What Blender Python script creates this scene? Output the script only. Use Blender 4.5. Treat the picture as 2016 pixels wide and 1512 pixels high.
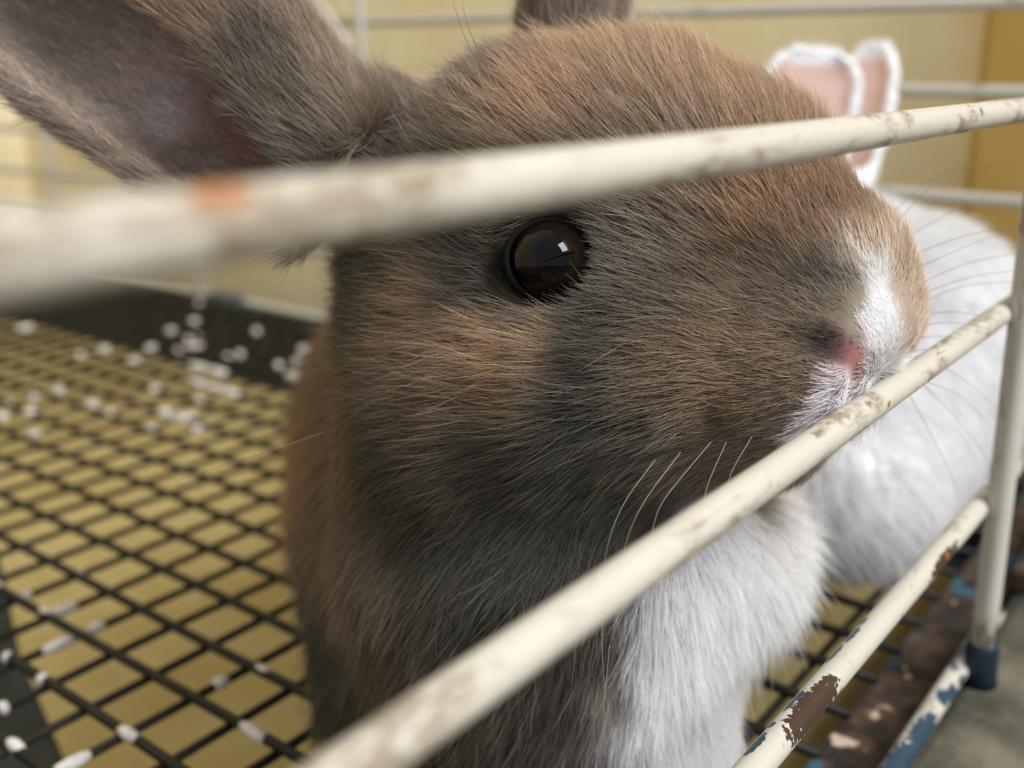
import bpy, math, random
import numpy as np
from mathutils import Vector, Matrix
from mathutils.bvhtree import BVHTree

for o in list(bpy.data.objects):
    bpy.data.objects.remove(o)
scene = bpy.context.scene
COL = scene.collection
rng = np.random.default_rng(7)
random.seed(7)

# ------------------------------------------------------------------ camera
# X runs along the cage front, Y into the cage, Z up; z = 0 is the wire mesh floor
FPX, CX, CY = 2080.0, 1008.0, 756.0
CAM = np.array([0.0, 0.0, 0.133])
PITCH, AZ = math.atan(636 / FPX), math.atan2(1672, math.hypot(FPX, 636))
FW = np.array([math.cos(AZ) * math.cos(PITCH), math.sin(AZ) * math.cos(PITCH), -math.sin(PITCH)])
RT = np.array([math.sin(AZ), -math.cos(AZ), 0.0])
UP = np.cross(RT, FW)
cd = bpy.data.cameras.new('camera')
cam = bpy.data.objects.new('camera', cd)
COL.objects.link(cam)
cam.matrix_world = Matrix(((RT[0], UP[0], -FW[0], CAM[0]), (RT[1], UP[1], -FW[1], CAM[1]),
                           (RT[2], UP[2], -FW[2], CAM[2]), (0, 0, 0, 1)))
cd.sensor_fit = 'HORIZONTAL'
cd.sensor_width = 36.0
cd.lens = FPX * 36.0 / 2016.0
cd.clip_start, cd.clip_end = 0.002, 30
cd.dof.use_dof = True
cd.dof.focus_distance = 0.1455
cd.dof.aperture_fstop = 13.5
scene.camera = cam

# ------------------------------------------------------------------ light
world = bpy.data.worlds.new('World')
scene.world = world
world.use_nodes = True
wn = world.node_tree
wn.nodes['Background'].inputs[0].default_value = (0.93, 0.96, 1.0, 1)
wn.nodes['Background'].inputs[1].default_value = 0.70
ld = bpy.data.lights.new('window_daylight', 'AREA')
ld.shape = 'RECTANGLE'
ld.size, ld.size_y = 0.45, 0.62
ld.energy = 26.0
ld.color = (0.93, 0.96, 1.0)
lo = bpy.data.objects.new('window_daylight', ld)
COL.objects.link(lo)
tgt = Vector((0.17, 0.10, 0.06))
lo.location = tgt + Vector((0.02, -0.74, 0.80)).normalized() * 1.45
lo.rotation_euler = (tgt - lo.location).to_track_quat('-Z', 'Y').to_euler()
scene.view_settings.view_transform = 'Standard'
scene.view_settings.look = 'None'
scene.view_settings.gamma = 1
scene.view_settings.exposure = 0.0
scene.view_settings.use_curve_mapping = False
scene.cycles.max_bounces = 6
scene.cycles.diffuse_bounces = 4
scene.cycles.transmission_bounces = 4

# ------------------------------------------------------------------ helpers
def ray(px, py):
    return FW + RT * ((px - CX) / FPX) - UP * ((py - CY) / FPX)
def P(px, py, dep):
    """point seen at a pixel, dep metres in front of the camera"""
    return CAM + ray(px, py) * dep
def on_floor(px, py, z=0.0):
    r = ray(px, py)
    return CAM + r * ((z - CAM[2]) / r[2])
def lin(r, g, b):
    c = np.array([r, g, b], float) / 255
    return np.where(c <= 0.04045, c / 12.92, ((c + 0.055) / 1.055) ** 2.4)
def rgba(r, g, b):
    return (*[float(v) for v in lin(r, g, b)], 1.0)
def smooth(a, b, x):
    t = np.clip((x - a) / (b - a), 0, 1)
    return t * t * (3 - 2 * t)
def nrm(v):
    return v / np.maximum(np.linalg.norm(v, axis=-1, keepdims=True), 1e-9)

def tag(o, label=None, cat=None, group=None, kind=None):
    if label: o['label'] = label
    if cat: o['category'] = cat
    if group: o['group'] = group
    if kind: o['kind'] = kind
    return o
def empty(name, loc=(0, 0, 0)):
    o = bpy.data.objects.new(name, None)
    o.empty_display_size = 0.02
    o.location = loc
    COL.objects.link(o)
    return o
def link(name, me, parent=None, mat=None):
    o = bpy.data.objects.new(name, me)
    COL.objects.link(o)
    if mat is not None and not me.materials:
        me.materials.append(mat)
    if parent is not None:
        o.parent = parent
        o.matrix_parent_inverse = Matrix.Translation(-Vector(parent.location)) if parent.parent is None else \
            Matrix.Translation(-Vector(parent.location) - Vector(parent.parent.location))
    return o
def mesh(name, verts, faces, smooth_shade=True):
    me = bpy.data.meshes.new(name)
    me.from_pydata([tuple(v) for v in verts], [], [tuple(f) for f in faces])
    if smooth_shade:
        me.polygons.foreach_set('use_smooth', [True] * len(me.polygons))
    me.update()
    return me
def tube_data(pts, radii, seg=10, caps=True):
    pts = np.array(pts, float)
    n = len(pts)
    radii = np.full(n, radii) if np.isscalar(radii) else np.array(radii, float)
    T = nrm(np.gradient(pts, axis=0))
    ref = np.array([0, 0, 1.0]) if abs(T[0][2]) < 0.9 else np.array([1.0, 0, 0])
    V, F = [], []
    A = None
    for i in range(n):
        if A is None:
            A = nrm(np.cross(T[i], ref))
        else:
            A = nrm(A - T[i] * (A @ T[i]))
        B = np.cross(T[i], A)
        for j in range(seg):
            a = 2 * math.pi * j / seg
            V.append(pts[i] + radii[i] * (math.cos(a) * A + math.sin(a) * B))
    for i in range(n - 1):
        for j in range(seg):
            k = (j + 1) % seg
            F.append((i * seg + j, i * seg + k, (i + 1) * seg + k, (i + 1) * seg + j))
    if caps:
        F.append(tuple(range(seg - 1, -1, -1)))
        F.append(tuple((n - 1) * seg + j for j in range(seg)))
    return V, F
def tube(name, pts, radii, parent, mat, seg=10):
    V, F = tube_data(pts, radii, seg)
    return link(name, mesh(name, V, F), parent, mat)
def bez(pts, n):
    """Catmull-Rom through points"""
    p = np.array(pts, float)
    p = np.vstack([2 * p[0] - p[1], p, 2 * p[-1] - p[-2]])
    out = []
    m = len(p) - 3
    for t in np.linspace(0, m - 1e-6, n):
        i = int(t); u = t - i
        a, b, c, d = p[i:i + 4]
        out.append(0.5 * (2 * b + (c - a) * u + (2 * a - 5 * b + 4 * c - d) * u * u + (3 * b - a - 3 * c + d) * u ** 3))
    return np.array(out)
def box_data(x0, x1, y0, y1, z0, z1):
    V = [(x, y, z) for z in (z0, z1) for y in (y0, y1) for x in (x0, x1)]
    F = [(0, 2, 3, 1), (4, 5, 7, 6), (0, 1, 5, 4), (2, 6, 7, 3), (0, 4, 6, 2), (1, 3, 7, 5)]
    return V, F
def box(name, x0, x1, y0, y1, z0, z1, mat, parent=None, bevel=0.0):
    me = mesh(name, *box_data(x0, x1, y0, y1, z0, z1), smooth_shade=False)
    o = link(name, me, parent, mat)
    if bevel:
        m = o.modifiers.new('bevel', 'BEVEL'); m.width = bevel; m.segments = 2
    return o

# ------------------------------------------------------------------ materials
class NT:
    def __init__(self, name):
        self.m = bpy.data.materials.new(name)
        self.m.use_nodes = True
        self.t = self.m.node_tree
        self.b = self.t.nodes['Principled BSDF']
    def n(self, typ, **kw):
        nd = self.t.nodes.new(typ)
        for k, v in kw.items(): setattr(nd, k, v)
        return nd
    def l(self, a, b): self.t.links.new(a, b)
    def val(self, sock, v):
        if hasattr(v, 'is_output'): self.l(v, sock)
        else: sock.default_value = v
    def math(self, op, a, b=0.0, c=0.0, clamp=False):
        nd = self.n('ShaderNodeMath', operation=op, use_clamp=clamp)
        for s, v in zip(nd.inputs, (a, b, c)): self.val(s, v)
        return nd.outputs[0]
    def noise(self, vec, scale, detail=4, rough=0.55, dist=0.0):
        nd = self.n('ShaderNodeTexNoise')
        nd.inputs['Scale'].default_value = scale
        nd.inputs['Detail'].default_value = detail
        nd.inputs['Roughness'].default_value = rough
        nd.inputs['Distortion'].default_value = dist
        if vec is not None: self.l(vec, nd.inputs['Vector'])
        return nd.outputs['Fac']
    def step(self, x, a, b):
        nd = self.n('ShaderNodeMapRange')
        nd.interpolation_type = 'SMOOTHSTEP'
        self.val(nd.inputs[0], x)
        nd.inputs[1].default_value = a; nd.inputs[2].default_value = b
        return nd.outputs[0]
    def mix(self, fac, a, b):
        nd = self.n('ShaderNodeMix', data_type='RGBA')
        self.val(nd.inputs[0], fac); self.val(nd.inputs[6], a); self.val(nd.inputs[7], b)
        return nd.outputs[2]
    def coord(self, scale=None):
        tc = self.n('ShaderNodeTexCoord').outputs['Object']
        if scale is None: return tc
        mp = self.n('ShaderNodeMapping')
        mp.inputs['Scale'].default_value = scale
        self.l(tc, mp.inputs[0])
        return mp.outputs[0]
    def bump(self, h, strength=0.3, dist=0.0003):
        nd = self.n('ShaderNodeBump')
        nd.inputs['Strength'].default_value = strength
        nd.inputs['Distance'].default_value = dist
        self.l(h, nd.inputs['Height'])
        self.l(nd.outputs[0], self.b.inputs['Normal'])
    def out(self, col, rough=0.6, spec=0.4):
        self.val(self.b.inputs['Base Color'], col)
        self.val(self.b.inputs['Roughness'], rough)
        self.b.inputs['Specular IOR Level'].default_value = spec
        return self.m

CREAM = rgba(201, 197, 187); GRIME = rgba(134, 120, 98); METAL = rgba(66, 50, 42)
RUST = rgba(164, 102, 50); BLUE = rgba(40, 66, 84)

def wire_paint(name, chips=(), grime=0.5, axis=0, stretch=0.35, flakes=0.0):
    """old cream paint on wire; chips = (position along, angle, half length, half angle, kind)"""
    t = NT(name)
    sc = [1, 1, 1]; sc[axis] = stretch
    v = t.coord(tuple(sc)); v0 = t.coord()
    big = t.noise(v, 190, 5, 0.65, 0.6)
    fine = t.noise(v, 900, 4, 0.6, 0.4)
    patch = t.noise(v0, 42, 2, 0.5)
    g = t.math('MULTIPLY', t.step(t.math('ADD', big, t.math('MULTIPLY', t.math('SUBTRACT', patch, 0.5), 0.55)), 0.62 - 0.13 * grime, 0.70 - 0.08 * grime), t.step(fine, 0.36, 0.56))
    warm = t.noise(v0, 80, 3)
    col = t.mix(t.math('MULTIPLY', warm, 0.55), CREAM, rgba(186, 179, 163))
    col = t.mix(t.math('MULTIPLY', g, 0.85), col, GRIME)
    specks = t.step(t.noise(v, 1500, 2), 0.68, 0.74)
    col = t.mix(t.math('MULTIPLY', specks, 0.6), col, GRIME)
    sep = t.n('ShaderNodeSeparateXYZ'); t.l(v0, sep.inputs[0])
    ax = sep.outputs[axis]
    o1, o2 = [sep.outputs[i] for i in range(3) if i != axis]
    ang = t.math('ARCTAN2', o2, o1)
    hgt = None
    wob = t.noise(v0, 900, 6, 0.62)
    kinds = {'metal': METAL, 'rust': RUST, 'blue': BLUE, 'stain': GRIME}
    for (x0, a0, hx, ha, kind) in chips:
        dx = t.math('DIVIDE', t.math('SUBTRACT', ax, x0), hx)
        da = t.math('SUBTRACT', ang, a0)
        da = t.math('DIVIDE', t.math('ARCTAN2', t.math('SINE', da), t.math('COSINE', da)), ha)
        d = t.math('SQRT', t.math('ADD', t.math('MULTIPLY', dx, dx), t.math('MULTIPLY', da, da)))
        d = t.math('ADD', d, t.math('MULTIPLY', t.math('SUBTRACT', wob, 0.5), 2.0))
        soft = 0.06 if kind in ('metal', 'blue') else 0.8
        mask = t.math('SUBTRACT', 1.0, t.step(d, 1.0 - soft, 1.0))
        col = t.mix(mask, col, kinds[kind])
        if kind in ('metal', 'blue'):
            hgt = mask if hgt is None else t.math('MAXIMUM', hgt, mask)
    if flakes:
        fl = t.step(t.noise(v, 150, 5, 0.7), 0.62 - 0.2 * flakes, 0.65 - 0.2 * flakes)
        col = t.mix(fl, col, BLUE)
        hgt = fl if hgt is None else t.math('MAXIMUM', hgt, fl)
    h = t.math('MULTIPLY', fine, 0.35)
    h = t.math('SUBTRACT', h, t.math('MULTIPLY', g, 0.3))
    if hgt is not None: h = t.math('SUBTRACT', h, t.math('MULTIPLY', hgt, 1.2))
    t.bump(h, 0.5, 0.00022)
    return t.out(col, t.math('ADD', 0.42, t.math('MULTIPLY', g, 0.35)), 0.4)

def plain(name, c1, c2, scale, rough=0.6, bump=0.2, bd=0.0005, spec=0.4, lo=0.35, hi=0.65):
    t = NT(name)
    f = t.noise(t.coord(), scale, 6, 0.6)
    t.bump(f, bump, bd)
    return t.out(t.mix(t.step(f, lo, hi), rgba(*c1), rgba(*c2)), rough, spec)

M_wall = plain('yellow_plaster', (246, 233, 194), (240, 222, 176), 22, 0.75, 0.25, 0.001)
M_ochre = plain('ochre_tone', (196, 162, 90), (186, 152, 80), 22, 0.75, 0.25, 0.001)
M_sheet = plain('yellow_sheet', (216, 194, 134), (202, 178, 114), 30, 0.5, 0.1, 0.0005)
M_tray = plain('dark_tray', (58, 66, 68), (40, 44, 44), 60, 0.6, 0.2)
def concrete():
    t = NT('grey_concrete')
    a = t.noise(t.coord(), 28, 7, 0.62); b = t.noise(t.coord(), 210, 4, 0.6)
    col = t.mix(t.step(a, 0.38, 0.66), rgba(62, 62, 52), rgba(122, 116, 102))
    col = t.mix(t.math('MULTIPLY', t.step(b, 0.5, 0.75), 0.4), col, rgba(64, 66, 58))
    t.bump(t.math('ADD', a, t.math('MULTIPLY', b, 0.5)), 0.6, 0.002)
    return t.out(col, 0.85, 0.25)
M_conc = concrete()
def iron():
    t = NT('rusty_blue_iron')
    a = t.noise(t.coord(), 48, 6, 0.65, 0.5); b = t.noise(t.coord(), 130, 5, 0.6); c = t.noise(t.coord((1, 1, 1)), 75, 4)
    col = t.mix(t.step(b, 0.4, 0.62), rgba(38, 32, 28), rgba(80, 60, 47))
    col = t.mix(t.step(a, 0.545, 0.60), col, rgba(50, 92, 104))
    col = t.mix(t.step(c, 0.66, 0.70), col, rgba(190, 170, 150))
    t.bump(a, 0.5, 0.0008)
    return t.out(col, 0.7, 0.3)
M_iron = iron()
def mesh_wire():
    t = NT('black_mesh_wire')
    a = t.noise(t.coord(), 120, 5, 0.6)
    col = t.mix(t.step(a, 0.35, 0.7), rgba(18, 17, 13), rgba(38, 34, 27))
    return t.out(col, 0.55, 0.3)
M_mesh = mesh_wire()
M_clip = plain('grey_blue_paint', (84, 94, 100), (64, 74, 80), 200, 0.6, 0.3, 0.0004)
M_flake = plain('white_paint_residue', (226, 220, 214), (196, 186, 178), 300, 0.6, 0.4, 0.0004)
M_bluecap = plain('blue_paint', (24, 42, 55), (16, 30, 40), 200, 0.5, 0.3, 0.0004)

def fur_mat(name, root=0.78, tip=1.15, gloss=0.10, trans=0.3):
    t = NT(name)
    t.t.nodes.remove(t.b)
    at = t.n('ShaderNodeAttribute'); at.attribute_name = 'coat'
    hi = t.n('ShaderNodeHairInfo')
    k = t.math('MULTIPLY_ADD', hi.outputs['Intercept'], tip - root, root)
    vm = t.n('ShaderNodeVectorMath', operation='SCALE')
    t.l(at.outputs['Color'], vm.inputs[0]); t.l(k, vm.inputs['Scale'])
    df = t.n('ShaderNodeBsdfDiffuse'); t.l(vm.outputs[0], df.inputs['Color'])
    hr = t.n('ShaderNodeBsdfHair', component='Reflection')
    hr.inputs['Color'].default_value = (0.75, 0.72, 0.70, 1)
    hr.inputs['RoughnessU'].default_value = 0.28
    hr.inputs['RoughnessV'].default_value = 0.9
    tr = t.n('ShaderNodeBsdfTranslucent'); t.l(vm.outputs[0], tr.inputs['Color'])
    m0 = t.n('ShaderNodeMixShader'); m0.inputs[0].default_value = trans
    t.l(df.outputs[0], m0.inputs[1]); t.l(tr.outputs[0], m0.inputs[2])
    mx = t.n('ShaderNodeMixShader'); mx.inputs[0].default_value = gloss
    t.l(m0.outputs[0], mx.inputs[1]); t.l(hr.outputs[0], mx.inputs[2])
    t.l(mx.outputs[0], t.t.nodes['Material Output'].inputs['Surface'])
    return t.m
def skin_mat(name, gain=0.7):
    t = NT(name)
    at = t.n('ShaderNodeAttribute'); at.attribute_name = 'coat'
    vm = t.n('ShaderNodeVectorMath', operation='SCALE')
    t.l(at.outputs['Color'], vm.inputs[0]); vm.inputs['Scale'].default_value = gain
    t.bump(t.noise(t.coord(), 700, 4), 0.3, 0.0005)
    return t.out(vm.outputs[0], 0.75, 0.2)
M_fur = fur_mat('brown_fur'); M_wfur = fur_mat('white_fur', 1.0, 1.0, 0.05, 0.45)
M_skin = skin_mat('coat_skin'); M_wskin = skin_mat('white_coat_skin', 0.97)
def eye_mat():
    t = NT('dark_eye')
    v = t.coord()
    sep = t.n('ShaderNodeSeparateXYZ'); t.l(v, sep.inputs[0])
    r = t.math('SQRT', t.math('ADD', t.math('POWER', sep.outputs[0], 2), t.math('POWER', sep.outputs[1], 2)))
    streak = t.noise(v, 900, 3)
    iris = t.mix(streak, rgba(15, 11, 8), rgba(27, 20, 14))
    col = t.mix(t.step(r, 0.0026, 0.0031), rgba(4, 4, 4), iris)
    col = t.mix(t.step(r, 0.0046, 0.0052), col, rgba(8, 7, 6))
    m = t.out(col, 0.03, 0.2)
    return m
M_eye = eye_mat()
def simple(name, c, rough=0.5, spec=0.4):
    t = NT(name); return t.out(rgba(*c), rough, spec)
M_lid = simple('dark_eyelid', (16, 14, 12), 0.8, 0.1)
M_whisk_d = simple('dark_whisker', (116, 111, 112), 0.4)
M_whisk_w = simple('pale_whisker', (172, 164, 154), 0.35)
M_whisk_b = simple('brown_whisker', (120, 96, 66), 0.4)

# ------------------------------------------------------------------ the setting
XE = 0.377                      # end wall of the cage
YF = 0.046                      # front of the cage
XW = 0.445                      # yellow room wall behind the end wall
def grid_wall(name, x, y0, y1, z0, z1, mat, thick):
    return tag(box(name, x, x + thick, y0, y1, z0, z1, mat), kind='structure')
grid_wall('wall_right', XW, 0.112, 1.9, -0.40, 1.6, M_wall, 0.05)
tag(box('darker_wall_strip_1', XW - 0.018, XW + 0.05, -1.2, 0.112, -0.40, 1.6, M_ochre, bevel=0.004), kind='structure')  # strip of wall in a darker yellow tone, standing slightly proud
tag(box('floor', -1.6, XW - 0.018, -1.6, YF + 0.0015, -0.40, 0.0025, M_conc, bevel=0.004), kind='structure')
tag(box('wall_back', -1.2, XW, 0.83, 0.88, -0.40, 1.6, M_wall), kind='structure')
tag(box('floor_2', -1.2, XW, YF + 0.0015, 0.83, -0.40, -0.052, M_conc), kind='structure')

# tray under the mesh floor, with a yellow sheet in it
tray = empty('drip_tray', (0.15, 0.40, -0.052))
tag(tray, 'dark grey metal drip tray lying under the black wire mesh floor', 'tray')
TZ = -0.0505
box('tray_base', -0.12, 0.400, 0.054, 0.79, -0.052, TZ, M_tray, tray)
for (a, b, c, d) in ((-0.12, 0.400, 0.054, 0.056), (-0.12, 0.400, 0.788, 0.79), (0.398, 0.400, 0.056, 0.788), (-0.12, -0.118, 0.056, 0.788)):
    box('tray_rim', a, b, c, d, TZ, -0.0055, M_tray, tray)
SZ = TZ + 0.0016
k = (0.133 - SZ) / 0.133
poly = [on_floor(310, 1700), on_floor(130, 1500), on_floor(40, 1290), on_floor(5, 1120), on_floor(-60, 950), on_floor(-130, 760)]
poly = [(p[0] * k, min(p[1] * k, 0.775)) for p in poly]
poly = [(0.02, 0.060)] + poly + [(poly[-1][0], 0.78), (0.383, 0.78), (0.383, 0.060)]
nv = len(poly)
sv = [(x, y, SZ) for x, y in poly] + [(x, y, TZ + 0.0002) for x, y in poly]
sf = [tuple(range(nv))[::-1], tuple(range(nv, 2 * nv))] + [(i, (i + 1) % nv, nv + (i + 1) % nv, nv + i) for i in range(nv)]
sheet = link('yellow_liner', mesh('yellow_liner', sv, sf, False), None, M_sheet)
tag(sheet, 'plain yellow liner sheet lying in the dark tray under the mesh', 'liner')

# ------------------------------------------------------------------ the cage
cage = empty('wire_cage', (0.15, 0.35, 0.0))
tag(cage, 'old wire rabbit cage with chipped cream painted bars and black mesh floor', 'cage')
R = 0.00215
def front_bar(z, x0, x1, mat, zend=None):
    xs = np.linspace(x0, x1, 60)
    V, F = tube_data([(x, 0, 0) for x in xs], R, 20)
    o = link('front_bar', mesh('front_bar', V, F), None, mat)
    o.parent = cage
    o.location = Vector((0, YF, z)) - cage.location
    return o
# angle 0 is +Y, pi/2 is up; the camera sees angles near pi (front) and pi/2 (top)
def bx(px, py):
    r = ray(px, py); return float(r[0] * YF / r[1])
def band(lo_, hi_, n, kind, hx, ha, a=(1.6, 3.6), seed=1):
    r_ = random.Random(seed)
    return [(r_.uniform(lo_, hi_), r_.uniform(*a), hx * r_.uniform(.5, 1.4), ha * r_.uniform(.5, 1.4), kind) for _ in range(n)]
M_b1 = wire_paint('cream_wire_rust_spot', [(bx(400, 390), 2.1, 0.0030, 0.8, 'rust'), (bx(430, 600), 3.4, 0.003, 0.5, 'stain'),
                  (bx(1905, 232), 2.7, 0.0012, 0.5, 'stain'), (bx(770, 395), 2.6, 0.0035, 0.6, 'stain')], 0.9)
M_b2 = wire_paint('cream_wire_stained', [(bx(1716, 828), 3.0, 0.0010, 0.34, 'rust'), (bx(1690, 815), 2.2, 0.0014, 0.35, 'stain'),
                  (bx(1600, 860), 1.9, 0.0025, 0.4, 'stain')], 0.95)
M_b3 = wire_paint('cream_wire_chipped', [(bx(1576, 1446), 2.50, 0.0088, 1.30, 'metal'), (bx(1832, 1150), 3.0, 0.0080, 0.75, 'metal'),
                  (bx(1800, 1195), 3.2, 0.0014, 0.4, 'rust'), (bx(1838, 1135), 2.8, 0.0012, 0.5, 'rust'), (bx(1622, 1410), 3.5, 0.0014, 0.4, 'rust'),
                  (bx(1690, 1265), 1.03, 0.0031, 0.30, 'blue'), (bx(1660, 1305), 0.93, 0.0034, 0.23, 'blue'), (bx(1585, 1392), 1.08, 0.0016, 0.30, 'blue'),
                  (bx(1568, 1412), 0.98, 0.0018, 0.25, 'blue'), (bx(1535, 1450), 0.93, 0.0010, 0.23, 'blue'), (bx(1500, 1490), 1.03, 0.0033, 0.34, 'blue'),
                  (bx(1715, 1230), 0.88, 0.0013, 0.29, 'blue')], 0.25)
M_b4 = wire_paint('cream_wire_blue_flaked', [(bx(1858, 1355), 2.8, 0.0025, 0.9, 'blue'), (bx(1845, 1385), 2.2, 0.003, 0.8, 'blue'),
                  (bx(1800, 1450), 2.7, 0.008, 1.6, 'blue'), (bx(1760, 1520), 2.7, 0.009, 2.0, 'blue')], 0.2, flakes=0.35)
XP = 0.2475
zb = [0.133 - 0.1795 * YF, 0.133 - 1.006 * YF, 0.133 - 1.905 * YF, 0.133 - 2.76 * YF]
front_bar(zb[0], -0.10, XE, M_b1)
tops = [0.0, 0.2405, 0.2455, 0.2505]
for i, m in ((1, M_b2), (2, M_b3), (3, M_b4)):
    front_bar(zb[i], -0.10, tops[i], m)
M_up = wire_paint('cream_upright', [(0.035, 4.2, 0.002, 0.6, 'rust'), (0.012, 4.0, 0.002, 0.7, 'blue')], 0.4, axis=2)
def upright(name, a, b, mat, rr=R):
    a = np.array(a); b = np.array(b)
    return tube(name, [a + (b - a) * t for t in np.linspace(0, 1, 20)], rr, cage, mat, 16)
def at_y(px, py, y):
    r = ray(px, py); return CAM + r * (y / r[1])
PA, PB = at_y(1934, 1262, YF - 0.0035), at_y(2010, 640, YF - 0.0035)
def post_x(z): return PA[0] + (PB[0] - PA[0]) * (z - PA[2]) / (PB[2] - PA[2])
XP = post_x(0.0)
upright('front_upright', (post_x(PA[2]), YF - 0.0035, PA[2] - .001), (post_x(0.16), YF - 0.0035, 0.16), M_up, 0.0024)
upright('front_upright', (post_x(PA[2]) + 0.0052, YF - 0.0028, PA[2] + .001), (post_x(0.16) + 0.0052, YF - 0.0028, 0.16), M_up, 0.0024)
tube('blue_foot', [(post_x(z) + 0.0004, YF - 0.0036, z) for z in (0.0028, 0.0050, PA[2] - 0.0012, PA[2] + 0.0004)], [0.0038, 0.0036, 0.0034, 0.0027], cage, M_bluecap, 16)
M_end = wire_paint('cream_wire_end', (), 0.2, axis=1)
M_endv = wire_paint('cream_wire_end_upright', (), 0.2, axis=2)
for i, z in enumerate((0.001, 0.0345, 0.0600, 0.0885, 0.1234, 0.1508, 0.180)):
    x = XE + (0.004 if i else 0.0)
    o = tube('end_bar', [(x, y, z) for y in np.linspace(YF, 0.78, 30)], R, cage, M_end, 12)
for y in (YF + 0.001, 0.233, 0.381, 0.5255, 0.675):
    upright('end_upright', (XE, y, -0.002), (XE, y, 0.20), M_endv)
upright('end_brace', (XE - 0.003, 0.4140, 0.170), (XE - 0.003, 0.3850, 0.138), M_endv, 0.0020)
for i, z in enumerate((0.005, 0.045, 0.085, 0.125, 0.165)):
    tube('back_bar', [(x, 0.78, z) for x in np.linspace(-0.10, XE, 20)], R, cage, M_b1, 10)
# angle iron frame around the mesh
box('floor_frame', -0.10, XE + 0.006, YF + 0.0026, 0.0628, -0.0045, -0.0012, M_iron, cage, 0.0006)
box('floor_frame', XE - 0.004, XE + 0.006, 0.0632, 0.78, -0.0065, -0.0022, M_iron, cage, 0.0006)
box('floor_clip', XE - 0.005, XE + 0.003, 0.482, 0.512, -0.002, 0.0035, M_clip, cage, 0.0008)
box('corner_plate', 0.272, 0.330, YF - 0.004, YF + 0.0022, 0.0026, 0.0085, M_iron, cage, 0.001)
# mesh floor: every wire a part
ys = [0.1506 + j * 0.0148 for j in range(-5, 43)]
xs = [0.1170 + i * 0.0163 for i in range(-12, 16)]
RM = 0.00112
for j, y in enumerate(ys):
    pts = [(x, y + 0.0003 * math.sin(x * 60 + j * 2.1), -0.0022 + 0.0002 * math.sin(x * 45 + j)) for x in np.linspace(-0.09, XE - 0.001, 26)]
    tube('mesh_wire', pts, RM * 0.92, cage, M_mesh, 8)
for i, x in enumerate(xs):
    pts = [(x + 0.0004 * math.sin(y * 40 + i * 1.7), y, -0.0006 + 0.0002 * math.sin(y * 38 + i)) for y in np.linspace(0.0615, 0.778, 40)]
    tube('mesh_wire', pts, RM * 1.08, cage, M_mesh, 8)
# white paint left on the mesh wires: (pixel, direction 1 along X / 2 along Y, length mm)
flk = [(172, 1130, 1, 4), (110, 1195, 1, 9), (125, 1180, 1, 6), (100, 1200, 2, 8), (180, 1222, 1, 7), (118, 1252, 1, 13), (20, 1142, 2, 5), (45, 1162, 1, 5),
       (242, 1448, 2, 8), (132, 1485, 1, 11), (45, 1458, 2, 7), (8, 1448, 1, 3), (478, 1450, 2, 10), (430, 1328, 1, 5), (505, 1325, 2, 8), (50, 1275, 2, 3), (75, 1338, 2, 3),
       (2, 1378, 1, 3), (60, 770, 1, 4), (125, 765, 1, 4), (95, 802, 2, 5), (65, 845, 1, 4), (185, 790, 1, 4), (290, 835, 1, 4), (350, 812, 1, 10), (365, 818, 2, 9), (385, 830, 1, 8),
       (335, 808, 2, 7), (205, 682, 1, 5), (270, 706, 1, 5), (360, 675, 1, 14), (385, 660, 1, 8), (340, 650, 2, 6), (285, 675, 1, 5), (390, 628, 1, 5), (375, 725, 2, 12), (400, 738, 2, 12),
       (420, 745, 2, 9), (455, 755, 2, 10), (480, 765, 2, 10), (560, 745, 2, 9), (55, 640, 1, 8), (5, 785, 1, 5), (12, 815, 1, 4), (215, 805, 1, 3), (285, 770, 2, 5), (150, 690, 1, 3), (505, 645, 1, 4),
       (490, 695, 1, 3), (540, 710, 1, 3), (590, 690, 2, 5), (590, 710, 2, 5), (405, 785, 1, 4), (440, 695, 1, 3), (80, 870, 1, 3), (570, 560, 2, 3)]
for (px, py, dr, ln) in flk:
    ln = ln * (0.75 if py > 900 else 1.1)
    q = on_floor(px, py)
    if dr == 1:
        y = min(ys, key=lambda v: abs(v - q[1])); z = -0.0022; c = (q[0], y)
        pts = [(c[0] + (t - 0.5) * ln * 1e-3, y, z + 0.0002) for t in np.linspace(0, 1, 5)]
    else:
        x = min(xs, key=lambda v: abs(v - q[0])); z = -0.0006
        pts = [(x, q[1] + (t - 0.5) * ln * 1e-3, z + 0.0002) for t in np.linspace(0, 1, 5)]
    rr = RM * random.uniform(1.15, 1.4) * (1.35 if py < 880 else 1.0)
    tube('paint_flake', pts, [rr * .75, rr, rr * 1.08, rr, rr * .7], cage, M_flake, 8)

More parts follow.
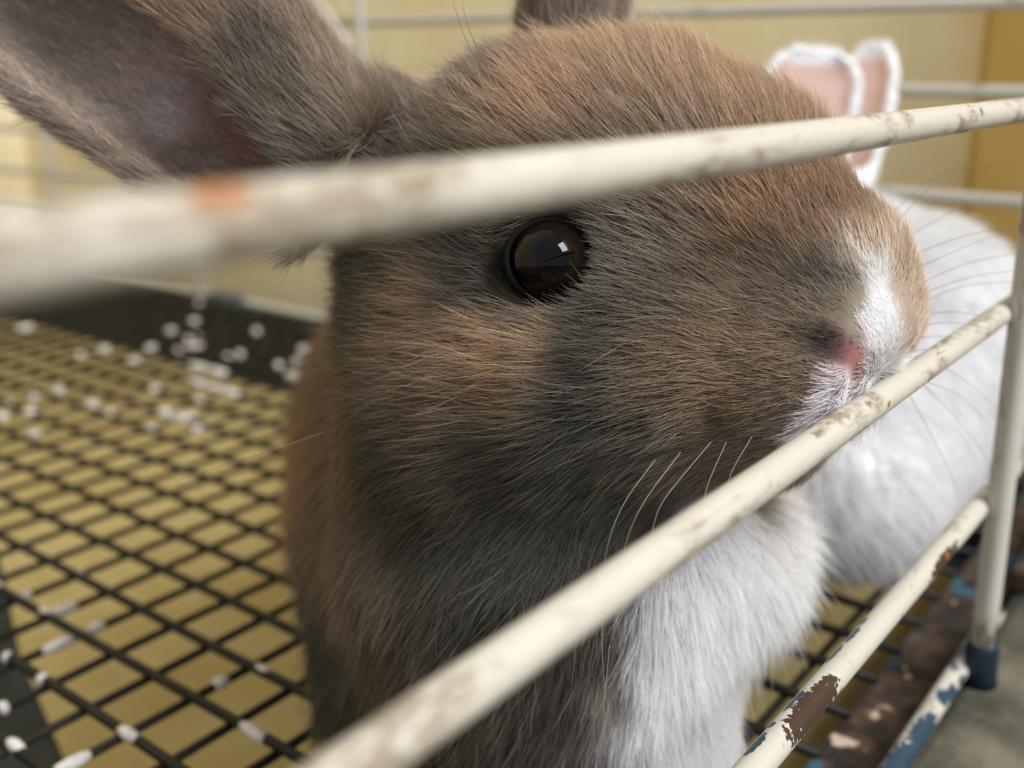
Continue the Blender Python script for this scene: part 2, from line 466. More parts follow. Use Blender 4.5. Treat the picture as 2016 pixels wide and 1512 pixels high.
# ------------------------------------------------------------------ rabbits: smooth body fields turned into one surface
class Field:
    def __init__(self, lo, hi, h):
        self.lo = np.array(lo, float); self.h = h
        self.n = np.ceil((np.array(hi) - self.lo) / h).astype(int) + 1
        self.D = np.full(self.n, 0.05, np.float32)
    def sub(self, a, b):
        i0 = np.clip(np.floor((np.array(a) - self.lo) / self.h).astype(int), 0, self.n - 1)
        i1 = np.clip(np.ceil((np.array(b) - self.lo) / self.h).astype(int) + 1, 1, self.n)
        sl = tuple(slice(p, q) for p, q in zip(i0, i1))
        g = [(self.lo[d] + self.h * np.arange(i0[d], i1[d])).astype(np.float32) for d in range(3)]
        return sl, g[0][:, None, None], g[1][None, :, None], g[2][None, None, :]
    def smin(self, sl, d, k):
        a = self.D[sl]
        h = np.maximum(k - np.abs(a - d), 0) / k
        self.D[sl] = np.minimum(a, d) - h * h * k * 0.25
    def cone(self, a, b, ra, rb, k=0.010):
        a = np.array(a, float); b = np.array(b, float); m = max(ra, rb) + k + 0.004
        sl, X, Y, Z = self.sub(np.minimum(a, b) - m, np.maximum(a, b) + m)
        ab = b - a; L = max(float(ab @ ab), 1e-12)
        t = np.clip(((X - a[0]) * ab[0] + (Y - a[1]) * ab[1] + (Z - a[2]) * ab[2]) / L, 0, 1)
        d = np.sqrt((X - a[0] - t * ab[0]) ** 2 + (Y - a[1] - t * ab[1]) ** 2 + (Z - a[2] - t * ab[2]) ** 2) - (ra + t * (rb - ra))
        self.smin(sl, d, k)
    def chain(self, pts, k=0.008):
        ps = [np.array(p, float) for p, r in pts]; rs = [r for p, r in pts]
        m = max(rs) + k + 0.004
        sl, X, Y, Z = self.sub(np.min(ps, 0) - m, np.max(ps, 0) + m)
        best = None
        for a, b, ra, rb in zip(ps, ps[1:], rs, rs[1:]):
            ab = b - a; L = max(float(ab @ ab), 1e-12)
            t = np.clip(((X - a[0]) * ab[0] + (Y - a[1]) * ab[1] + (Z - a[2]) * ab[2]) / L, 0, 1)
            d = np.sqrt((X - a[0] - t * ab[0]) ** 2 + (Y - a[1] - t * ab[1]) ** 2 + (Z - a[2] - t * ab[2]) ** 2) - (ra + t * (rb - ra))
            best = d if best is None else np.minimum(best, d)
        self.smin(sl, best, k)
    def ball(self, a, r, k=0.010): self.cone(a, a, r, r, k)
    def carve(self, a, b, ra, rb, k=0.003):
        a = np.array(a, float); b = np.array(b, float); m = max(ra, rb) + k + 0.004
        sl, X, Y, Z = self.sub(np.minimum(a, b) - m, np.maximum(a, b) + m)
        ab = b - a; L = max(float(ab @ ab), 1e-12)
        t = np.clip(((X - a[0]) * ab[0] + (Y - a[1]) * ab[1] + (Z - a[2]) * ab[2]) / L, 0, 1)
        d = -(np.sqrt((X - a[0] - t * ab[0]) ** 2 + (Y - a[1] - t * ab[1]) ** 2 + (Z - a[2] - t * ab[2]) ** 2) - (ra + t * (rb - ra)))
        c = self.D[sl]; h = np.maximum(k - np.abs(c - d), 0) / k
        self.D[sl] = np.maximum(c, d) + h * h * k * 0.25
    def floor(self, z, k=0.006):
        sl, X, Y, Z = self.sub(self.lo, self.lo + self.n * self.h)
        d = (z - Z) + 0 * X + 0 * Y
        c = self.D; h = np.maximum(k - np.abs(c - d), 0) / k
        self.D = np.maximum(c, d) + h * h * k * 0.25
    def ear(self, e, k=0.006):
        m = 0.03
        a, b = e['base'], e['base'] + e['A'] * e['L']
        sl, X, Y, Z = self.sub(np.minimum(a, b) - m, np.maximum(a, b) + m)
        d = ear_sdf(e, X, Y, Z).astype(np.float32)
        self.smin(sl, d, k)
    def surface(self):
        D = self.D; s = D < 0
        c = [D[i:D.shape[0] - 1 + i, j:D.shape[1] - 1 + j, l:D.shape[2] - 1 + l] for i in (0, 1) for j in (0, 1) for l in (0, 1)]
        cnt = sum((q < 0).astype(np.int8) for q in c)
        act = (cnt > 0) & (cnt < 8)
        I = np.argwhere(act)
        cv = np.stack([q[act] for q in c], 1)
        off = np.array([(i, j, l) for i in (0, 1) for j in (0, 1) for l in (0, 1)], float)
        acc = np.zeros((len(I), 3)); w = np.zeros(len(I))
        for p in range(8):
            for q in range(p + 1, 8):
                if np.abs(off[p] - off[q]).sum() != 1: continue
                a, b = cv[:, p], cv[:, q]
                x = (a < 0) != (b < 0)
                t = np.where(x, a / np.where(x, a - b, 1), 0)
                acc += np.where(x[:, None], off[p] + t[:, None] * (off[q] - off[p]), 0); w += x
        V = self.lo + (I + acc / w[:, None]) * self.h
        idx = np.full(act.shape, -1, np.int64); idx[act] = np.arange(len(I))
        F = []
        for ax in range(3):
            sa = np.take(s, range(s.shape[ax] - 1), ax); sb = np.take(s, range(1, s.shape[ax]), ax)
            E_ = np.argwhere(sa != sb); sg = sa[sa != sb]
            o1, o2 = [(1, 2), (2, 0), (0, 1)][ax]
            ok = (E_[:, o1] > 0) & (E_[:, o2] > 0) & (E_[:, o1] < act.shape[o1]) & (E_[:, o2] < act.shape[o2])
            E_ = E_[ok]; sg = sg[ok]
            def at(d1, d2):
                q = E_.copy(); q[:, o1] += d1; q[:, o2] += d2
                return idx[q[:, 0], q[:, 1], q[:, 2]]
            Q = np.stack([at(-1, -1), at(0, -1), at(0, 0), at(-1, 0)], 1)
            Q[~sg] = Q[~sg][:, ::-1]
            F.append(Q)
        return V, np.vstack(F)

def ear_sdf(e, X, Y, Z):
    """hollow ear: an elliptical tube of skin along A, open on one side (towards +N, -W)"""
    B, A, W, N = e['base'], e['A'], e['W'], e['N']
    x, y, z = X - B[0], Y - B[1], Z - B[2]
    s = (x * A[0] + y * A[1] + z * A[2]) / e['L']
    c = x * W[0] + y * W[1] + z * W[2]
    n = x * N[0] + y * N[1] + z * N[2]
    sc = np.clip(s, 0, 1)
    w = e['w'] * np.interp(sc, e['ps'], e['pw'])
    q = np.interp(sc, e['ps'], e['pn']) * e['w']
    cc, nn = c / w, n / q
    r = np.sqrt(cc * cc + nn * nn) + 1e-6
    g = np.sqrt((cc / w) ** 2 + (nn / q) ** 2) / r + 1e-6
    shell = np.abs((r - 1) / g) - e['th']
    cut = np.minimum(n - 0.10 * q, (e['open'] * np.interp(sc, [0, 0.12, 0.3, 1], [-1.3, -0.6, 1, 1]) * e['w'] - c))
    d = np.maximum(shell, cut)
    return np.maximum(d, np.maximum(-s - 0.02, s - 1) * e['L'])

def mk_ear(base, tip, view, w, open_=0.2, pn=(0.45, 0.5, 0.42, 0.35, 0.3, 0.12), pw=(0.55, 0.85, 1.0, 0.85, 0.55, 0.15), th=0.0016, flip=1):
    A = np.array(tip) - np.array(base); L = np.linalg.norm(A); A = A / L
    N = np.array(view, float); N = nrm(N - A * (N @ A)); W = np.cross(A, N) * flip
    return dict(base=np.array(base), A=A, W=W, N=N, L=L, w=w, open=open_, ps=[0, 0.25, 0.55, 0.82, 0.93, 1.0], pn=list(pn), pw=list(pw), th=th)

def noise3(p, scale, seed, octs=3):
    r = np.random.default_rng(seed)
    out = np.zeros((len(p), 3))
    for o in range(octs):
        for _ in range(4):
            kv = r.normal(size=3) * scale * (1.9 ** o); ph = r.uniform(0, 6.28, 3)
            out += np.sin((p @ kv)[:, None] + ph) * (0.6 ** o) * 0.4
    return out

def make_body(name, V, F, coat, parent, mat):
    me = bpy.data.meshes.new(name)
    me.vertices.add(len(V)); me.vertices.foreach_set('co', V.astype(np.float32).ravel())
    me.loops.add(F.size); me.loops.foreach_set('vertex_index', F.astype(np.int32).ravel())
    me.polygons.add(len(F)); me.polygons.foreach_set('loop_start', np.arange(0, F.size, 4, dtype=np.int32))
    me.update(calc_edges=True); me.validate()
    me.polygons.foreach_set('use_smooth', np.ones(len(me.polygons), bool))
    c = np.ones((len(V), 4), np.float32); c[:, :3] = coat
    at = me.attributes.new('coat', 'FLOAT_COLOR', 'POINT'); at.data.foreach_set('color', c.ravel())
    return link(name, me, parent, mat)

def vert_normals(V, F):
    a, b, c, d = (V[F[:, i]] for i in range(4))
    fn = np.cross(c - a, d - b)
    N = np.zeros_like(V)
    for i in range(4): np.add.at(N, F[:, i], fn)
    return nrm(N), 0.5 * np.linalg.norm(fn, axis=1)

def make_fur(name, V, F, N, area, n, dens, flow, length, lift, color, radius, parent, mat, K=5, curl=0.35, pale=0.14, seed=3, tuft=0.5, cmax=0.93):
    r = np.random.default_rng(seed)
    w = area * dens[F].mean(1); w = w / w.sum()
    fi = r.choice(len(F), n, p=w)
    u, v = r.random((2, n))
    q = F[fi]
    W4 = np.stack([(1 - u) * (1 - v), u * (1 - v), u * v, (1 - u) * v], 1)[:, :, None]
    def lerp(A): return (A[q] * (W4 if A.ndim == 2 else W4[:, :, 0])).sum(1)
    p = lerp(V); nn = nrm(lerp(N)); L = lerp(length); lf = lerp(lift); fl = lerp(flow); col = lerp(color)
    fl = nrm(fl) + noise3(p, 260, seed, 2) * 0.22 * tuft + noise3(p, 900, seed + 1, 2) * 0.20 * tuft + r.normal(size=(n, 3)) * 0.16
    fl = nrm(fl - nn * (fl * nn).sum(1, keepdims=True))
    L = L * r.uniform(0.65, 1.2, n)
    g = r.random(n)
    long_ = g < pale
    L = np.where(long_, L * 1.15, L)
    L = np.where((g > pale) & (g < pale + 0.06), L * 1.35, L)
    pts = np.zeros((n, K, 3), np.float32)
    cur = p - nn * 0.0004
    pts[:, 0] = cur
    bend = noise3(p, 500, seed + 5, 2) * curl * 0.3 + r.normal(size=(n, 3)) * curl * 0.25
    for k_ in range(1, K):
        t = k_ / (K - 1)
        d = nrm(fl + nn * (lf * (1.35 - 0.9 * t))[:, None] + bend * t)
        cur = cur + d * (L / (K - 1))[:, None]
        pts[:, k_] = cur
    br = np.exp(r.normal(0, 0.20, n))
    br = np.where(long_, br * 1.45, br)
    cc = np.ones((n, 4), np.float32)
    guard = (g > pale) & (g < pale + 0.06)
    colg = np.where(guard[:, None], col * 1.15 + np.array([.105, .092, .074]), col)
    cc[:, :3] = np.clip(colg * br[:, None], 0.0, cmax)
    rad = (radius * r.uniform(0.7, 1.2, n))[:, None] * np.array([1.0, 1.0, 0.85, 0.6, 0.2])[None, :K]
    cu = bpy.data.hair_curves.new(name)
    cu.add_curves([K] * n)
    cu.position_data.foreach_set('vector', pts.ravel())
    ra = cu.attributes.get('radius') or cu.attributes.new('radius', 'FLOAT', 'POINT')
    ra.data.foreach_set('value', rad.astype(np.float32).ravel())
    ca = cu.attributes.new('coat', 'FLOAT_COLOR', 'CURVE'); ca.data.foreach_set('color', cc.ravel())
    o = link(name, cu, parent, mat)
    o['kind'] = 'stuff'
    return o

def project_colors(V, hits, cols, power=5.0, soft=0.0016):
    out = np.zeros_like(V); ws = np.zeros(len(V))
    for h, c in zip(hits, cols):
        w = 1.0 / (((V - h) ** 2).sum(1) + soft ** 2) ** (power / 2)
        out += w[:, None] * c; ws += w
    return out / ws[:, None]
def cast(V, F, pix):
    bvh = BVHTree.FromPolygons([tuple(v) for v in V], [tuple(f) for f in F])
    res = []
    for (x, y) in pix:
        d = Vector(ray(x, y)).normalized()
        h = bvh.ray_cast(Vector(CAM), d, 2.0)[0]
        if h is None:      # seen through the fur just outside the skin: take the nearest skin
            h = bvh.find_nearest(Vector(P(x, y, 0.167 if (x > 1600 or y < 300) else 0.215)))[0]
        res.append(np.array(h))
    return res

# ------------------------------------------------------------------ brown rabbit
brown = empty('rabbit', (0.175, 0.135, 0.0))
tag(brown, 'brown rabbit with white nose blaze and white chest, biting the cream bar', 'rabbit')
fld = Field((0.055, 0.030, -0.004), (0.325, 0.285, 0.215), 0.0011)
EYE = P(1080, 518, 0.1528); ER = 0.0063
eye_n = nrm(-FW * 0.96 + RT * 0.10 + UP * 0.10)
# skull, forehead, nose bridge, muzzle
fld.chain([(P(1090, 415, .174), .0230), (P(1250, 407, .174), .0233), (P(1410, 455, .172), .0212), (P(1600, 572, .165), .0152), (P(1668, 640, .1600), .0100)], .008)
fld.ball(P(1575, 712, .1555), .0108, .006)
fld.ball(P(1698, 640, .1680), .0086, .005)
fld.ball(P(1712, 676, .1550), .0048, .003)
fld.ball(P(1652, 765, .1540), .0052, .002)
fld.ball(P(1722, 736, .1578), .0055, .002)
fld.ball(P(1540, 830, .1660), .0060, .006)
fld.ball(P(742, 350, .180), .0090, .007)
fld.ball(P(820, 335, .182), .0105, .007)
# cheeks and jaw
fld.chain([(P(1170, 690, .166), .0195), (P(1470, 735, .158), .0110)], .008)
fld.chain([(P(1010, 735, .176), .0225), (P(1500, 825, .167), .0095)], .008)
fld.chain([(P(1250, 640, .197), .0170), (P(1520, 740, .176), .0090)], .008)
# neck, chest, shoulders
fld.chain([(P(1005, 600, .190), .0275), (P(1050, 1050, .196), .0330), (P(1085, 1420, .206), .0300)], .010)
fld.chain([(P(925, 1060, .224), .0315), (P(935, 1310, .227), .0300)], .010)
fld.chain([(P(1320, 1090, .204), .0205), (P(1235, 1330, .212), .0130)], .008)
# trunk, rump, legs
fld.chain([(P(975, 870, .250), .0420), (P(1120, 830, .315), .0480)], .014)
fld.ball(P(1130, 850, .322), .0500, .018)
fld.cone(P(1080, 1400, .200), np.array([.128, .112, .009]), .0160, .0085, .010)
fld.cone(np.array([.128, .112, .009]), np.array([.121, .104, .007]), .0085, .0062, .004)
fld.cone(P(1235, 1330, .212), np.array([.152, .098, .009]), .0120, .0080, .008)
fld.cone(np.array([.152, .098, .009]), np.array([.146, .090, .007]), .0080, .0062, .004)
fld.cone(np.array([.225, .225, .010]), np.array([.195, .180, .009]), .0110, .0090, .006)
fld.cone(np.array([.275, .165, .010]), np.array([.228, .128, .009]), .0110, .0090, .006)
fld.ball(np.array([.285, .235, .035]), .014, .008)
fld.floor(0.0018)
# eye sockets, nostril, lip cleft
fld.carve(EYE, EYE, ER + .0007, ER + .0007, .0022)
fld.carve(P(1618, 668, .1475), P(1652, 690, .1480), .0009, .0013, .0016)
fld.carve(np.array([.10, YF - .004, zb[1]]), np.array([.20, YF - .004, zb[1]]), .0060, .0060, .003)
fld.carve(P(1692, 730, .1465), P(1688, 800, .1480), .0008, .0011, .0015)
EYE2 = P(1330, 470, .1945)
fld.carve(EYE2, EYE2, ER + .0006, ER + .0006, .002)
# ears
ear1 = mk_ear(P(655, 352, .172), P(655 - .8 * 1000, 352 - .6 * 1000, .176), -FW + UP * 0.05, .0190, 0.16, pw=(0.62, 0.93, 1.0, 0.9, 0.6, 0.2), flip=-1)
ear2 = mk_ear(P(1120, 190, .200), P(1190, -560, .215), FW * 0.3 + RT, .0162, 0.0)
if ear1['W'] @ RT < 0: ear1['W'] = -ear1['W']
for e in (ear1, ear2): fld.ear(e)
V, F = fld.surface()
N, area = vert_normals(V, F)
e1 = ear_sdf(ear1, V[:, 0], V[:, 1], V[:, 2]) < 0.0012
e2 = ear_sdf(ear2, V[:, 0], V[:, 1], V[:, 2]) < 0.0012
isear = e1 | e2

COAT = [  # pixel where the patch is seen, coat colour there; nostril shade and brighter inner ear painted in
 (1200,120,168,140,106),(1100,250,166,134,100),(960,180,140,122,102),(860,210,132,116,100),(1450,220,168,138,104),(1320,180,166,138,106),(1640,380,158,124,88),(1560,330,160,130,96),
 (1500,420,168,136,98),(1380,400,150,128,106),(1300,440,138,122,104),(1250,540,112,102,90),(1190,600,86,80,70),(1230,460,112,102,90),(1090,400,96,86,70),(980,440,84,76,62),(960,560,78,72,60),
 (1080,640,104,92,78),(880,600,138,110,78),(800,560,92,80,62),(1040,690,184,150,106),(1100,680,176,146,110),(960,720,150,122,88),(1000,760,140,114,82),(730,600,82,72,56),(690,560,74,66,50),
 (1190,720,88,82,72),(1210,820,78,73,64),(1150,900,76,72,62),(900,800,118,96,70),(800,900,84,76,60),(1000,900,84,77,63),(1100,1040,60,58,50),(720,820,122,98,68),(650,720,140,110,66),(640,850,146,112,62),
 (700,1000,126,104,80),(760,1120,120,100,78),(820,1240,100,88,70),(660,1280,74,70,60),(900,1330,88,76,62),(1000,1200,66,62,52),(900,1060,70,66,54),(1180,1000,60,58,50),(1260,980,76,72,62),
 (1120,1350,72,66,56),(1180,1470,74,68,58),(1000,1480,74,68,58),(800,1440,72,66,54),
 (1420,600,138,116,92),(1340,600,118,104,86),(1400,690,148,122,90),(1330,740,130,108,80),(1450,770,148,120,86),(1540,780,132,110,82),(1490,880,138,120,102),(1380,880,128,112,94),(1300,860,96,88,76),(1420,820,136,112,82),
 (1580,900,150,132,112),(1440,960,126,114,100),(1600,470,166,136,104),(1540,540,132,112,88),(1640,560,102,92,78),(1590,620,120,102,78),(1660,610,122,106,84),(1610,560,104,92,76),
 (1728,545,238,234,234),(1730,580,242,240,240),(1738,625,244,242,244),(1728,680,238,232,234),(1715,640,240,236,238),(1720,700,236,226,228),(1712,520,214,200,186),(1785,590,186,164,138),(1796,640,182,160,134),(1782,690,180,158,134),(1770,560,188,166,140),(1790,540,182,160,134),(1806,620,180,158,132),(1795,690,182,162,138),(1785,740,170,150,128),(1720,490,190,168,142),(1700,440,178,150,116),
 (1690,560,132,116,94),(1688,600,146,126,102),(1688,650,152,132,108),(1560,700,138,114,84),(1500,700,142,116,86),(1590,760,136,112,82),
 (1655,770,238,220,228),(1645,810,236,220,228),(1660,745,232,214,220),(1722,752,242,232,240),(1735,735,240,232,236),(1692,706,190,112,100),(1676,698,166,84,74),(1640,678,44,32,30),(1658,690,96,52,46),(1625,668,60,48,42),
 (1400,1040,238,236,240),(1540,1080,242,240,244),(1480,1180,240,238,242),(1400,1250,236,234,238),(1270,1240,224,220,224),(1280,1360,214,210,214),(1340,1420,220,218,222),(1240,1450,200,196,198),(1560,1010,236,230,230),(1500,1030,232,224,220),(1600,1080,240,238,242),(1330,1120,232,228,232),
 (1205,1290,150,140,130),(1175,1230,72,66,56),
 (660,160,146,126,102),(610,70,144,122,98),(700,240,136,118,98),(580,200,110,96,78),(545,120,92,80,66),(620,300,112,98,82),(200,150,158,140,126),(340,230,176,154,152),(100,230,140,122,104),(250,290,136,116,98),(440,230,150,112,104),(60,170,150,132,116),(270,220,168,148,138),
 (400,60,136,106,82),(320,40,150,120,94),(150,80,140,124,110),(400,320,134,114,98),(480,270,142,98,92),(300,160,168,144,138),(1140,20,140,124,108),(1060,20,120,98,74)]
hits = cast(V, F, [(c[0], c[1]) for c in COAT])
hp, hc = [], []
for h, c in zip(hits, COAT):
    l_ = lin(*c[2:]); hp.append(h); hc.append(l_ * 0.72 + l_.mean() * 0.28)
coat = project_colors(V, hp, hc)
behind = smooth(0.25, 0.33, (V - CAM) @ FW)[:, None]
coat = coat * (1 - behind) + lin(112, 96, 74) * behind

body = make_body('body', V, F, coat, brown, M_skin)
# fur fields
NOSE = P(1722, 745, .153)
toN = V - NOSE
dist = np.linalg.norm(toN, axis=1)
flow = nrm(toN) + np.array([0, 0, -1.0]) * (smooth(0.0, -0.040, V[:, 2] - NOSE[2]) * 2.1)[:, None]
flow = flow + RT * (-0.25) + UP * (0.75 * smooth(0.015, 0.05, V[:, 2] - NOSE[2]))[:, None]
dE = np.linalg.norm(V - EYE, axis=1); dE2 = np.linalg.norm(V - EYE2, axis=1)
length = 0.0011 + 0.0020 * smooth(0.008, 0.020, dist) + 0.0055 * smooth(0.014, 0.045, dist) + 0.004 * smooth(0.06, 0.11, dist)
bib = smooth(0.35, 0.6, coat.mean(1)) * smooth(0.105, 0.085, V[:, 2])
length = length + 0.003 * bib
length = length * np.where((V - EYE) @ RT > 0.002, 0.16 + 0.84 * smooth(0.0072, 0.0135, np.minimum(dE, dE2)), 0.40 + 0.60 * smooth(0.0065, 0.0125, np.minimum(dE, dE2)))
lift = np.full(len(V), 0.50) + 0.25 * bib + 0.35 * smooth(0.115, 0.135, V[:, 2])
lift = lift * (0.7 + 0.3 * smooth(0.01, 0.02, dist))
dens = np.ones(len(V))
dens *= 1 - 0.75 * smooth(0.21, 0.27, (V - CAM) @ FW)
dens *= 1 - 0.65 * smooth(-0.1, 0.5, (N @ FW))
dens *= np.where(np.minimum(dE, dE2) < ER + 0.0006, 0.0, 1.0)
dens *= 1 + 0.8 * smooth(0.03, 0.012, dist)
for e, m_ in ((ear1, e1), (ear2, e2)):
    rel = V[m_] - e['base']
    c_ = (rel @ e['W']); n_ = (rel @ e['N'])
    flow[m_] = e['A'][None, :] * 1.0 + e['W'][None, :] * (c_ / e['w'] * 0.3)[:, None] 
    rad_out = N[m_] @ e['N'] * n_ + N[m_] @ e['W'] * c_
    inner = rad_out < 0
    length[m_] = np.where(inner, 0.0028, 0.0062)
    tmp = coat[m_]; tmp[inner] = np.clip(tmp[inner] * 1.45, 0, .8); coat[m_] = tmp  # inner ear colour lightened, standing in for light through the thin ear
    lift[m_] = np.where(inner, 0.30, 0.42)
    dens[m_] *= np.where(inner, 1.1, 1.2)
red = smooth(0.012, 0.0, np.linalg.norm(V - P(1672, 694, .1462), axis=1) * 3.2)
dens *= 1 - 0.96 * red
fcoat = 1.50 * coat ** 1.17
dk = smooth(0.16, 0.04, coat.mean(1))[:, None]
fcoat = fcoat * (1 - dk + dk * np.array([1.0, 0.97, 0.80]))  # dark fur tinted olive, yellow bounce light in the shade put into colour
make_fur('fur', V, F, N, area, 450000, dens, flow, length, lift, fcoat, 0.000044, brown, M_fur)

# eyes
def eyeball(center, axis, parent):
    bm_v, bm_f = [], []
    nu, nw = 48, 32
    for i in range(nw + 1):
        th = math.pi * i / nw
        for j in range(nu):
            ph = 2 * math.pi * j / nu
            bulge = 1 + 0.05 * max(0, math.cos(th)) ** 3
            bm_v.append((ER * math.sin(th) * math.cos(ph), ER * math.sin(th) * math.sin(ph), ER * math.cos(th) * bulge))
    for i in range(nw):
        for j in range(nu):
            k_ = (j + 1) % nu
            bm_f.append((i * nu + j, (i + 1) * nu + j, (i + 1) * nu + k_, i * nu + k_))
    o = link('eye', mesh('eye', bm_v, bm_f), None, M_eye)
    o.parent = parent
    o.matrix_local = Matrix.Translation(Vector(center) - parent.location) @ Vector(axis).to_track_quat('Z', 'Y').to_matrix().to_4x4()
    o['label'] = 'glossy dark brown eye'
    return o
eyeball(EYE, eye_n, brown)
eyeball(EYE2, nrm(FW * 0.85 + RT * 0.45 + UP * 0.2), brown)
# eyelid rim
def lid(center, axis, parent, r0=0.0061, up=None):
    a = nrm(np.array(axis)); u = nrm(np.cross(a, UP)); v = np.cross(u, a)
    ring = []
    for j in range(40):
        t = 2 * math.pi * j / 40
        rr = r0 * (1 + 0.06 * math.cos(2 * t))
        ring.append(center + a * (0.0022 + 0.0003 * math.cos(2 * t)) + (u * math.cos(t) + v * math.sin(t)) * rr)
    ring.append(ring[0])
    V_, F_ = tube_data(ring, 0.00055, 8, False)
    return link('eyelid', mesh('eyelid', V_, F_), parent, M_lid)
lid(EYE, eye_n, brown)

# whiskers: control points (pixel, depth)
WH = [
 # far side of the muzzle, over the white rabbit
 ('d', [(1790,505,.168),(1880,470,.172),(1960,452,.176),(2060,445,.180)]), ('d', [(1800,530,.168),(1880,495,.174),(1960,465,.178),(2070,445,.182)]),
 ('d', [(1806,560,.168),(1900,520,.174),(1980,503,.178),(2070,500,.182)]), ('d', [(1810,580,.168),(1900,548,.172),(1980,535,.176),(2070,532,.180)]),
 ('d', [(1808,600,.168),(1880,568,.174),(1960,556,.178),(2040,560,.182)]), ('d', [(1780,470,.170),(1850,430,.182),(1930,390,.190),(2040,352,.198)]),
 ('d', [(1765,440,.170),(1830,370,.185),(1910,335,.195),(2040,315,.205)]), ('d', [(1750,425,.170),(1790,390,.182),(1830,355,.190),(1900,325,.200)]),
 ('d', [(1810,620,.168),(1880,614,.174),(1940,624,.178),(1990,640,.180)]), ('d', [(1808,640,.168),(1870,635,.172),(1920,642,.176),(1960,650,.180)]),
 ('d', [(1800,665,.168),(1860,662,.172),(1905,672,.176)]), ('d', [(1795,690,.168),(1850,688,.172),(1890,694,.176)]),
 ('d', [(1800,700,.172),(1880,735,.185),(1950,790,.195),(2010,850,.20)]), ('d', [(1790,730,.172),(1860,800,.185),(1920,870,.195),(1960,940,.20)]),
 ('d', [(1780,760,.172),(1830,850,.185),(1870,930,.195),(1890,990,.20)]), ('d', [(1790,740,.172),(1890,780,.188),(1960,850,.198)]),
 # near whisker pad
 ('w', [(1290,905,.139),(1232,985,.136),(1200,1060,.134),(1186,1140,.133)]), ('w', [(1340,890,.139),(1270,985,.135),(1235,1060,.133),(1222,1130,.132)]),
 ('w', [(1400,870,.141),(1310,980,.136),(1285,1040,.134),(1270,1100,.133)]), ('w', [(1430,870,.141),(1395,950,.137),(1380,1010,.135),(1370,1040,.134)]),
 ('w', [(1480,860,.143),(1440,930,.140),(1425,990,.138),(1420,1020,.137)]), ('w', [(1185,1200,.150),(1188,1330,.150),(1205,1430,.152),(1228,1540,.154)]),
 ('w', [(1200,1270,.150),(1190,1380,.150),(1182,1460,.152),(1180,1540,.154)]), ('w', [(1500,1080,.172),(1504,1110,.172),(1498,1140,.173)]),
 # brow and cheek
 ('b', [(948,140,.149),(925,95,.148),(905,45,.147),(886,-20,.146)]), ('b', [(958,130,.149),(935,85,.148),(918,40,.147),(905,-20,.146)]),
 ('b', [(640,850,.165),(540,885,.160),(430,920,.157),(325,955,.155)]),
]
for kind, cps in WH:
    pts = bez([P(*c) for c in cps], 18)
    r0 = {'d': 0.000062, 'w': 0.000045, 'b': 0.000060}[kind]
    tube('whisker', pts, np.linspace(r0, r0 * 0.3, 18), brown, {'d': M_whisk_d, 'w': M_whisk_w, 'b': M_whisk_b}[kind], 5)

# ------------------------------------------------------------------ white rabbit behind
white = empty('rabbit', (0.315, 0.120, 0.0))
tag(white, 'white rabbit with pink lined ears sitting behind the brown rabbit', 'rabbit')
f2 = Field((0.225, 0.045, -0.004), (0.373, 0.262, 0.185), 0.0016)
f2.cone(np.array([.322, .102, .044]), np.array([.318, .142, .050]), .0445, .0430, .02)
f2.cone(np.array([.318, .142, .050]), np.array([.322, .185, .062]), .0430, .0290, .02)
f2.cone(np.array([.285, .092, .026]), np.array([.266, .090, .022]), .0260, .0225, .015)
HW = np.array([.325, .192, .088])
f2.ball(HW, .0250, .014)
f2.cone(HW, HW + np.array([-.004, .034, -.012]), .0215, .0125, .010)
f2.ball(HW + np.array([-.014, .012, -.010]), .0140, .010); f2.ball(HW + np.array([.014, .012, -.010]), .0140, .010)
f2.cone(np.array([.305, .196, .05]), np.array([.300, .205, .008]), .012, .0075, .010)
f2.cone(np.array([.340, .196, .05]), np.array([.342, .205, .008]), .012, .0075, .010)
f2.floor(0.0018)
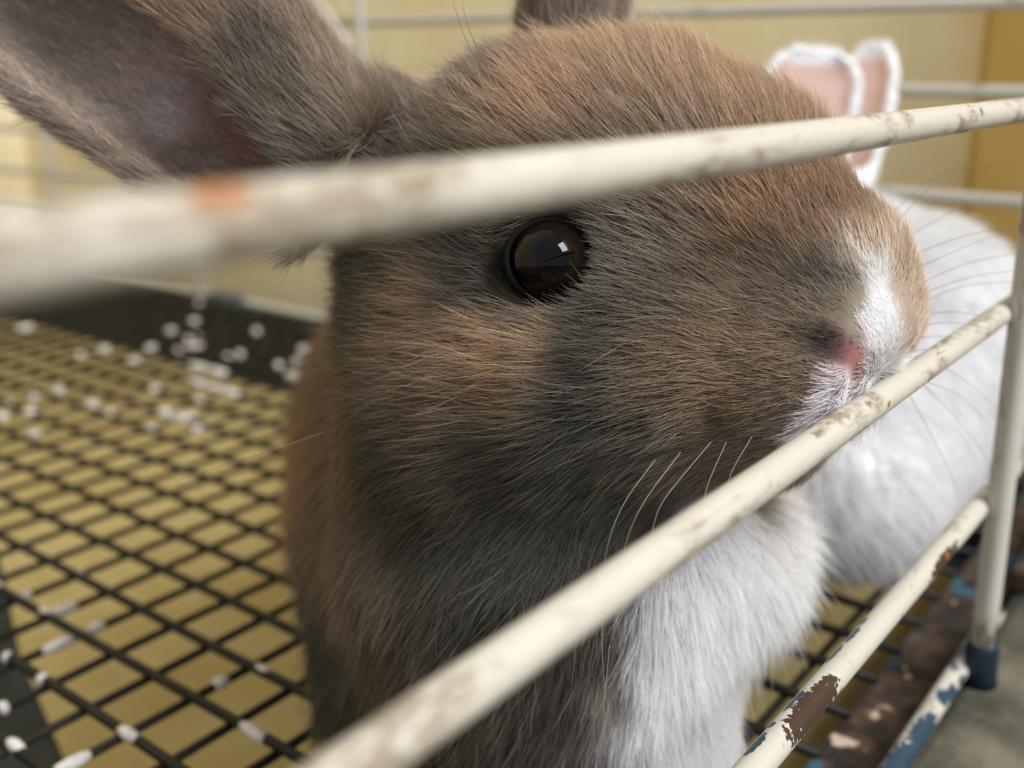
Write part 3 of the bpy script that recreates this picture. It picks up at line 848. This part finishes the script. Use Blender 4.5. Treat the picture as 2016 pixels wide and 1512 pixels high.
wearA = mk_ear(P(1560, 420, .338), P(1612, 92, .325), -FW, .0140, 1.2, pw=(0.6, .9, 1.0, 1.0, 0.78, 0.35), pn=(.35, .35, .3, .28, .24, .2), th=.0017)
wearB = mk_ear(P(1640, 420, .348), P(1722, 82, .348), -FW - RT * 0.9, .0105, 1.2, pw=(0.6, .9, 1.0, 0.85, 0.6, 0.25), pn=(.35, .35, .3, .28, .24, .2), th=.0017)
for e in (wearA, wearB): f2.ear(e, .004)
EW = [HW + np.array([-.0215, .010, .004]), HW + np.array([.0215, .010, .004])]
for e in EW: f2.carve(e, e, .0062, .0062, .002)
V2, F2 = f2.surface()
N2, ar2 = vert_normals(V2, F2)
wc = np.tile(lin(250, 250, 252), (len(V2), 1))
flow2 = np.tile(np.array([0.1, -0.7, -0.35]), (len(V2), 1)) + np.array([0, 0, -0.8]) * smooth(0.07, 0.03, V2[:, 2])[:, None]
len2 = np.full(len(V2), 0.0095); lift2 = np.full(len(V2), 0.5); den2 = np.ones(len(V2))
for e in (wearA, wearB):
    m_ = ear_sdf(e, V2[:, 0], V2[:, 1], V2[:, 2]) < 0.0015
    rel = V2[m_] - e['base']; c_ = rel @ e['W']; n_ = rel @ e['N']
    inner = (N2[m_] @ e['N'] * n_ + N2[m_] @ e['W'] * c_ < 0) & (np.abs(c_) < 0.88 * e['w'] * np.interp(np.clip(rel @ e['A'] / e['L'], 0, 1), e['ps'], e['pw']))
    inner &= (rel @ e['A'] / e['L'] < 0.90)
    tmp = wc[m_]; tmp[inner] = lin(226, 192, 180); wc[m_] = tmp
    flow2[m_] = e['A']; tl = len2[m_]; tl[:] = 0.0028; tl[inner] = 0.0015; len2[m_] = tl
    td = den2[m_]; td[inner] = 0.25; den2[m_] = td
make_body('body', V2, F2, wc, white, M_wskin)
make_fur('fur', V2, F2, N2, ar2, 70000, den2, flow2, len2, lift2, wc, 0.00011, white, M_wfur, seed=11, tuft=0.2, cmax=0.97)
ER = 0.0054
for e, s_ in zip(EW, (-1, 1)): eyeball(e, (s_, 0.15, 0.1), white)
